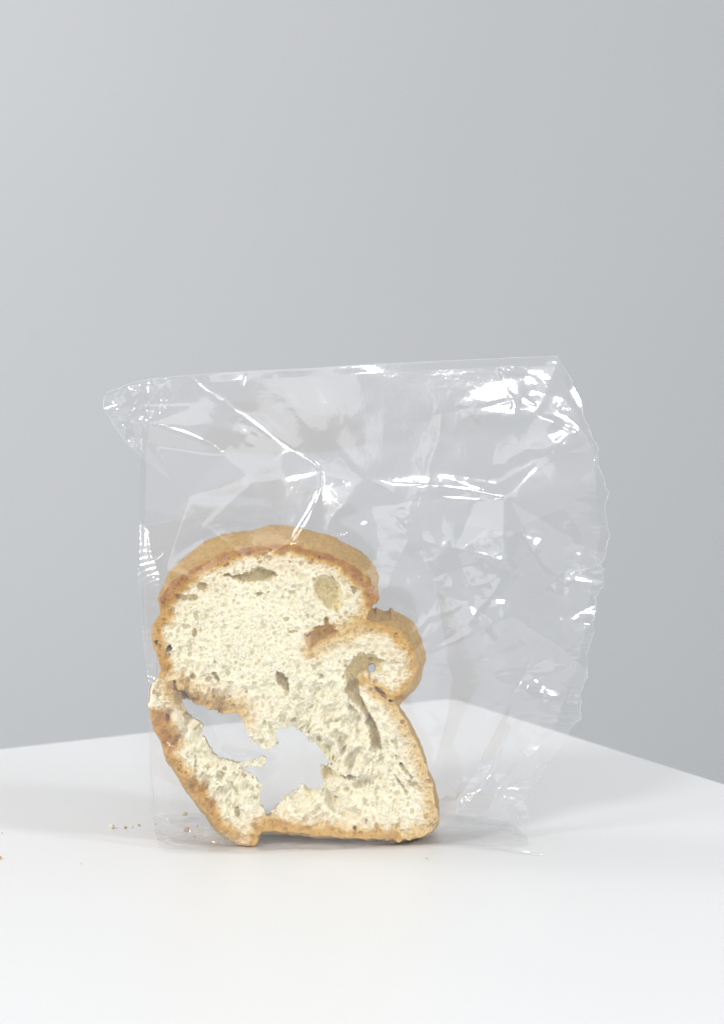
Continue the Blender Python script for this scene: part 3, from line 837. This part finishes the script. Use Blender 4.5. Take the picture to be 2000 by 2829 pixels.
STRIPS = [
 ([(520,1038,.3),(569,1079,.45),(620,1107,.4),(647,1137,.4),(689,1165,.55),(735,1199,.7),(804,1246,.75),(851,1273,.65),(881,1296,.6)], .95),
 ([(889,1312,.4),(889,1345,.4),(873,1389,.5),(846,1435,.65),(823,1467,.5),(802,1497,.3)], .95),
 ([(435,1176,.45),(500,1190,.65),(536,1204,.6),(573,1223,.5),(613,1253,.3)], .85),
 ([(1010,1317,.3),(1089,1338,.3),(1209,1343,.25),(1320,1359,.35),(1394,1373,.45)], .8),
 ([(1140,1374,.25),(1209,1375,.3),(1310,1382,.35),(1388,1377,.3)], .8),
 ([(465,2045,.7),(494,2062,.55),(536,2093,.4),(578,2130,.35),(615,2164,.25)], .9),
 ([(444,2153,.2),(460,2200,.3),(474,2255,.25)], .8),
 ([(392,1566,.2),(425,1550,.25),(449,1527,.2)], .7),
 ([(678,1040,.4),(675,1055,.7),(672,1068,.9)], .9),
 ([(806,1496,.2),(888,1481,.35),(960,1475,.25)], .6),
 ([(1384,1029,.6),(1400,1055,1.3),(1412,1075,1.6),(1440,1098,1.4),(1458,1110,1.2),(1477,1121,.6)], .5),
 ([(1366,1116,.5),(1390,1126,.8),(1412,1125,.6)], .6),
 ([(1650,1270,.3),(1640,1215,.4),(1600,1200,.4)], .4),
]
na, nb_, nc, nd_, ne = near(1440, 1085, 75), near(1580, 1215, 80), near(1140, 1400, 160), near(1600, 1700, 300), near(590, 1220, 70)
ngx = near(430, 2240, 120)
def dens_f(x, z): return min(1, (.22 if z < .115 else .02) + 1.0 * na(x, z) + 1.0 * nb_(x, z) + .35 * nc(x, z) + .55 * nd_(x, z) + .4 * ne(x, z) + ngx(x, z))
def bias_f(x, z):
    if x > .066: return math.atan2(-.15 * (.10 - z) * 6, 1) if z < .16 else -.35
    if z > .155: return -.15
    return None
xr, zr = to_world(1000, 1490)
def ymax_bread(X, Z):
    # the film stays in front of the cut face where there is bread
    ix = np.clip(((X - x0) / H).astype(int), 0, nx - 1); iz = np.clip(((Z - z0) / H).astype(int), 0, nz - 1)
    d = FoS[ix, iz]
    ok = (X > x0) & (X < gx[-1]) & (Z < gz[-1])
    return np.where(ok, -.0028 + .5 * np.clip(d, 0, 1), 1)
film_f, VF = film("front_film", top_l, right_f2, bottom_front, left_front, ctrl_f, cre_f, 11, extra=[(1425,1080,42,.85),(1470,1118,30,.8),(1570,1212,44,.85),(1005,1445,11,.7),(1112,1422,16,.6),(1125,1440,10,.6),(672,1190,18,.6),(694,1218,16,.6)], strips=STRIPS,
             n=(560, 560), sig=2.5, ncr=300, amp=.8, dens=dens_f, bias=bias_f, ymax=ymax_bread)

# back film
right_b = [(1541,984,8.4),(1556,1030,11.74),(1585,1100,17.14),(1612,1180,25.03),(1640,1260,28),(1650,1350,30),(1655,1450,30),(1648,1550,32),(1630,1650,33),(1612,1760,34),(1590,1850,34),(1560,1930,34),(1535,2000,34),(1505,2070,34),(1480,2120,33),(1462,2180,32),(1450,2215,30),(1462,2262,28)]
bottom_b = [(415,2240,30),(600,2258,37),(800,2262,38),(1000,2264,38),(1200,2268,37),(1462,2262,28)]
left_b = [(412,1068,8.1),(416,1150,14.15),(405,1250,20.72),(402,1400,26),(398,1560,26),(402,1750,26),(410,1950,28),(414,2100,29),(415,2240,30)]
ctrl_b = [(600,1250,27),(900,1250,30),(1200,1200,31),(1400,1200,27),(1000,1420,36),(700,1480,36),(1250,1450,38),(1430,1450,33),(1430,1900,36),(1250,1900,39),(1200,1600,38),(1000,1700,38),
          (600,1800,37),(800,2100,39),(1200,2150,39),(1300,1930,36),(1345,1870,34),(1450,1850,38),(1540,1650,30),(1560,1400,33)]
def dens_b(x, z): return min(1, .3 + (.7 if x > .05 else 0) + (.3 if z > .13 else 0))
def ymin_b(X, Z):
    ix = np.clip(((X - x0) / H).astype(int), 0, nx - 1); iz = np.clip(((Z - z0) / H).astype(int), 0, nz - 1)
    ok = (X > x0) & (X < gx[-1]) & (Z < gz[-1])
    return np.where(ok, .0345 - .45 * np.clip(SoS[ix, iz], 0, 1), -1)
film("back_film", top_l, right_b, bottom_b, left_b, ctrl_b, [(4,6),(6,7),(7,8),(15,16),(16,17)], 23,
     n=(430, 430), sig=1.6, ncr=240, amp=.8, dens=dens_b, bias=bias_f, ymin=ymin_b)
print("films", time.time() - T0)

# left gusset between the two films
def ruled(name, A, B, seed, nv=300, nu=50, amp=.0006, mat=film_m):
    r_ = np.random.default_rng(seed)
    a, b_ = curve(A, nv), curve(B, nv)
    t = np.linspace(0, 1, nu)[:, None, None]
    S = a[None] * (1 - t) + b_[None] * t
    nn = (noise((nu, nv), (12, 16), r_) + .5 * noise((nu, nv), (5, 7), r_)) * amp * np.sin(np.pi * t[..., 0])
    S[..., 0] += nn
    V3 = np.stack([S[..., 0], S[..., 2], S[..., 1]], -1).reshape(-1, 3)
    I = np.arange(nu * nv).reshape(nu, nv)
    Fc = np.stack([I[:-1, 1:], I[1:, 1:], I[1:, :-1], I[:-1, :-1]], -1).reshape(-1, 4)
    return make_mesh(name, V3, Fc, mat, bag)
ruled("side_gusset", left_front, left_b, 5, amp=.00022)

# flattened ear of film at the upper left corner: front and back leaf
ear_top = [(300,1082,15),(330,1070,15.5),(412,1068,17)]
film("corner_ear", [(301,1081,15),(340,1067,15),(375,1055,15.5),(420,1046,16),(470,1042,16),(525,1036,15)],
     [(525,1036,15),(480,1100,13),(440,1150,11),(413,1176,9.5)],
     [(302,1152,12),(330,1160,11.5),(365,1170,11),(388,1170,10),(413,1176,9.5)],
     [(301,1081,15),(290,1096,14.5),(286,1112,13.5),(288,1130,12.5),(302,1152,12)],
     [(318,1100,13),(330,1130,10.5),(385,1085,14.5),(400,1120,9.5),(440,1080,13)], [(0,1),(0,2)], 31, n=(220, 120), sig=1.2, ncr=50, amp=.9, ragged=.0002)
film("corner_ear", [(302,1152,12),(330,1160,12.3),(365,1170,12.6),(388,1170,13),(413,1176,13)],
     [(413,1176,13),(402,1200,13),(396,1230,12.5),(391,1266,12)],
     [(380,1252,12.5),(384,1258,12.4),(391,1266,12)],
     [(302,1152,12),(320,1182,12.5),(345,1218,12.5),(380,1252,12.5)],
     [(350,1185,10.5),(375,1200,14)], [], 32, n=(120, 120), sig=1.0, ncr=24, amp=.8, ragged=.0001)

# sealed seam along the top and thin torn rims: narrow ribbons of doubled film
def ribbon(name, pts, wmm, mat=edge_m, n=400, seed=1, jitter=0.0):
    r_ = np.random.default_rng(seed)
    c = curve(pts, n) if not isinstance(pts, np.ndarray) else pts
    n = len(c)
    ang = np.linspace(0, 2 * math.pi, 7)[:-1]
    V = []; w_ = wmm * .001 * (1 + jitter * noise((n, 2), (6, 2), r_)[:, 0])
    tg = np.gradient(c[:, :2], axis=0); tg /= np.linalg.norm(tg, axis=1)[:, None] + 1e-12
    nrm = np.stack([-tg[:, 1], tg[:, 0]], 1)
    for a in ang:
        V.append(np.stack([c[:, 0] + nrm[:, 0] * w_ * math.cos(a), c[:, 2] + w_ * .5 * math.sin(a), c[:, 1] + nrm[:, 1] * w_ * math.cos(a)], -1))
    V = np.stack(V, 0); m = len(ang)
    I = np.arange(m * n).reshape(m, n); J = np.roll(I, -1, 0)
    Fc = np.stack([I[:, :-1], I[:, 1:], J[:, 1:], J[:, :-1]], -1).reshape(-1, 4)
    return make_mesh(name, V.reshape(-1, 3), Fc, mat, bag)
ribbon("top_seam", [(301,1081,15),(340,1067,15),(375,1055,15.5),(420,1046,16),(470,1042,16),(525,1036,15)] + top_l[3:], .10, jitter=.3)
rim = VF[-1][:, [0, 2, 1]].copy()
ribbon("torn_rim", rim, .09, jitter=.4)
ribbon("ear_rim", [(301,1081,15),(290,1096,14.5),(286,1112,13.5),(288,1130,12.5),(302,1152,12),(320,1182,12.5),(345,1218,12.5),(380,1252,12.5)], .10, n=120, jitter=.3)

# floor film of the bag, lying on the table with a raised lip and wrinkles
def ground_film(name, outline_front, outline_back, seed, n=(420, 90), amp=.0006, zb=.0004, lift=None):
    r_ = np.random.default_rng(seed)
    def gc(pts, m):
        a = np.array([ground_pt(*p) for p in pts])
        s = np.r_[0, np.cumsum(np.linalg.norm(np.diff(a, axis=0), axis=1))]
        t = np.linspace(0, s[-1], m)
        return np.stack([np.interp(t, s, a[:, k]) for k in range(2)], 1)
    nu, nv = n
    a, b_ = gc(outline_front, nu), gc(outline_back, nu)
    t = np.linspace(0, 1, nv)[None, :, None]
    S = a[:, None] * (1 - t) + b_[:, None] * t
    z = np.abs(noise((nu, nv), (40, 12), r_)) * amp + np.abs(noise((nu, nv), (14, 6), r_)) * amp * .5
    if lift: z = z + lift(S[..., 0], S[..., 1], t[..., 0])
    e = np.sin(np.pi * np.clip(t[..., 0], 0, 1)) ** .3
    z = z * e + zb
    V3 = np.stack([S[..., 0], S[..., 1], z], -1).reshape(-1, 3)
    I = np.arange(nu * nv).reshape(nu, nv)
    Fc = np.stack([I[:-1, :-1], I[1:, :-1], I[1:, 1:], I[:-1, 1:]], -1).reshape(-1, 4)
    return make_mesh(name, V3, Fc, base_m, bag)
ground_film("base_film", [(438,2342),(470,2358),(526,2361),(700,2361),(900,2352),(1060,2342),(1200,2334),(1320,2338),(1420,2344),(1460,2340)],
            [(420,2262),(470,2250),(600,2245),(800,2245),(1000,2245),(1200,2250),(1320,2258),(1400,2272),(1455,2312)], 3)
ground_film("base_fold", [(450,2326),(500,2342),(560,2346),(640,2342),(700,2344)],
            [(450,2325),(500,2320),(570,2322),(640,2326),(700,2334)], 9, n=(160, 40), amp=.0009, zb=.0009)
ground_film("base_fold", [(1120,2334),(1200,2338),(1300,2346),(1400,2357),(1500,2368)],
            [(1150,2322),(1220,2326),(1300,2333),(1400,2348),(1497,2366)], 12, n=(220, 60), amp=.00035, zb=.0006)
# puffed lip at the lower left, from gusset foot to the bread's tip
film("lower_lip", [(428,2240,2),(470,2262,-1),(520,2274,-3),(600,2290,-4.5),(680,2312,-5)],
     [(680,2312,-5),(684,2322,-5.5),(690,2336,-6)],
     [(424,2290,4),(450,2304,1),(520,2318,-2),(600,2332,-5),(690,2336,-6)],
     [(428,2240,2),(420,2255,3),(419,2272,4),(424,2290,4)],
     [(470,2278,-4),(520,2292,-6),(600,2310,-8)], [(0,1),(1,2)], 41, n=(240, 90), sig=1.4, ncr=40, amp=.9, ragged=.0001)
# right-hand lower folds fanning from the bread's foot
film("foot_fold", [(1205,2215,6),(1260,2180,5),(1330,2090,4),(1400,1960,3)],
     [(1400,1960,3),(1412,2010,-2),(1380,2100,-4),(1330,2180,-5)],
     [(1180,2305,-1),(1215,2290,-4),(1260,2250,-6),(1330,2180,-5)],
     [(1205,2215,6),(1195,2260,4),(1180,2305,-1)],
     [(1260,2210,-4),(1320,2120,-3.5)], [(0,1)], 43, n=(200, 100), sig=1.3, ncr=40, amp=.8, ragged=.0001)

# ------------------------------------------------------------------ crumbs
def crumb(px, py, wpx, hpx, colr, name, label, cat, group=None, seed=0, z=.0):
    r_ = np.random.default_rng(100 + seed)
    g = ground_pt(px, py)
    import bmesh
    bm = bmesh.new()
    bmesh.ops.create_icosphere(bm, subdivisions=2, radius=1)
    k = HZ / (py - PYH)
    rx = wpx * k / 2; rz = hpx * k / 2
    nz_ = r_.standard_normal((len(bm.verts), 3)) * .13
    for i, v in enumerate(bm.verts):
        c = v.co; s = 1 + .25 * math.sin(3 * c.x + seed) * math.cos(2.5 * c.y + seed)
        v.co = Vector((c.x * rx * s + nz_[i, 0] * rx, c.y * max(rx * .7, rz) * s + nz_[i, 1] * rx, c.z * rz * s + nz_[i, 2] * rz))
    zmin = min(v.co.z for v in bm.verts)
    for v in bm.verts: v.co.z -= zmin
    me = bpy.data.meshes.new(name); bm.to_mesh(me); bm.free()
    m = bpy.data.materials.new("crumb_colour"); m.use_nodes = True
    p = m.node_tree.nodes["Principled BSDF"]; p.inputs["Roughness"].default_value = .8
    nn = noise_node(m.node_tree, 1800, 3, .6, geo_pos(m.node_tree))
    rr = ramp(m.node_tree, [(.35, tuple(q * .75 for q in colr)), (.65, colr)])
    m.node_tree.links.new(nn.outputs[0], rr.inputs[0]); m.node_tree.links.new(rr.outputs[0], p.inputs[0])
    me.materials.append(m)
    o = bpy.data.objects.new(name, me); col.objects.link(o)
    o.location = (g[0], g[1], z)
    o.rotation_euler = (0, 0, r_.uniform(-.4, .4))
    o["label"] = label; o["category"] = cat
    if group: o["group"] = group
pale, tan, gold, brown = (.80, .76, .60), (.62, .50, .28), (.55, .40, .15), (.48, .31, .19)
crumb(309, 2289, 19, 11, pale, "bread_crumb", "large pale crumb on the plinth, leftmost of the row beside the bag", "crumb", "crumbs around the bag", 1)
crumb(347, 2289, 8, 6, gold, "bread_crumb", "dark golden round crumb on the plinth, second in the row left of the bag", "crumb", "crumbs around the bag", 2)
crumb(365, 2287, 7, 4, pale, "bread_crumb", "tiny pale crumb between two darker crumbs left of the bag", "crumb", "crumbs around the bag", 3)
crumb(384, 2282, 8, 5, gold, "bread_crumb", "dark golden oblong crumb in the row, next but one to the bag", "crumb", "crumbs around the bag", 4)
crumb(430, 2279, 4, 4, gold, "bread_crumb", "tiny golden speck at the bag's lower left rim", "crumb", "crumbs around the bag", 5)
crumb(510, 2262, 15, 10, (.74, .64, .38), "bread_crumb", "pale yellow crumb inside the bag's lower left corner", "crumb", "crumbs in the bag", 6, z=.0012)
crumb(516, 2307, 18, 11, brown, "crust_flake", "brown crust flake lying in the bag's lower left corner", "crust flake", "crumbs in the bag", 7, z=.0012)
crumb(545, 2294, 5, 6, tan, "bread_crumb", "small tan crumb just right of the brown crust flake", "crumb", "crumbs in the bag", 8, z=.0012)
crumb(538, 2322, 6, 4, brown, "bread_crumb", "small brown crumb just below the crust flake in the bag", "crumb", "crumbs in the bag", 9, z=.0012)
crumb(549, 2309, 3, 3, tan, "bread_crumb", "tiniest tan speck right of the brown crust flake", "crumb", "crumbs in the bag", 10, z=.0012)
crumb(1, 2374, 9, 9, gold, "bread_crumb", "golden crumb cut by the left picture edge", "crumb", "crumbs around the bag", 11)
crumb(7, 2303, 4, 4, tan, "bread_crumb", "tiny tan speck near the left picture edge, above the golden crumb", "crumb", "crumbs around the bag", 12)
crumb(225, 2388, 4, 3, tan, "bread_crumb", "lone tan speck on the plinth, front left of the bag", "crumb", "crumbs around the bag", 13)
crumb(1179, 2374, 6, 4, tan, "bread_crumb", "small tan crumb on the plinth in front of the bread's right end", "crumb", "crumbs around the bag", 14)
crumb(1173, 2350, 5, 2, pale, "bread_crumb", "thin pale crumb between the bread's right end and the tan crumb", "crumb", "crumbs around the bag", 15)
print("done", time.time() - T0)
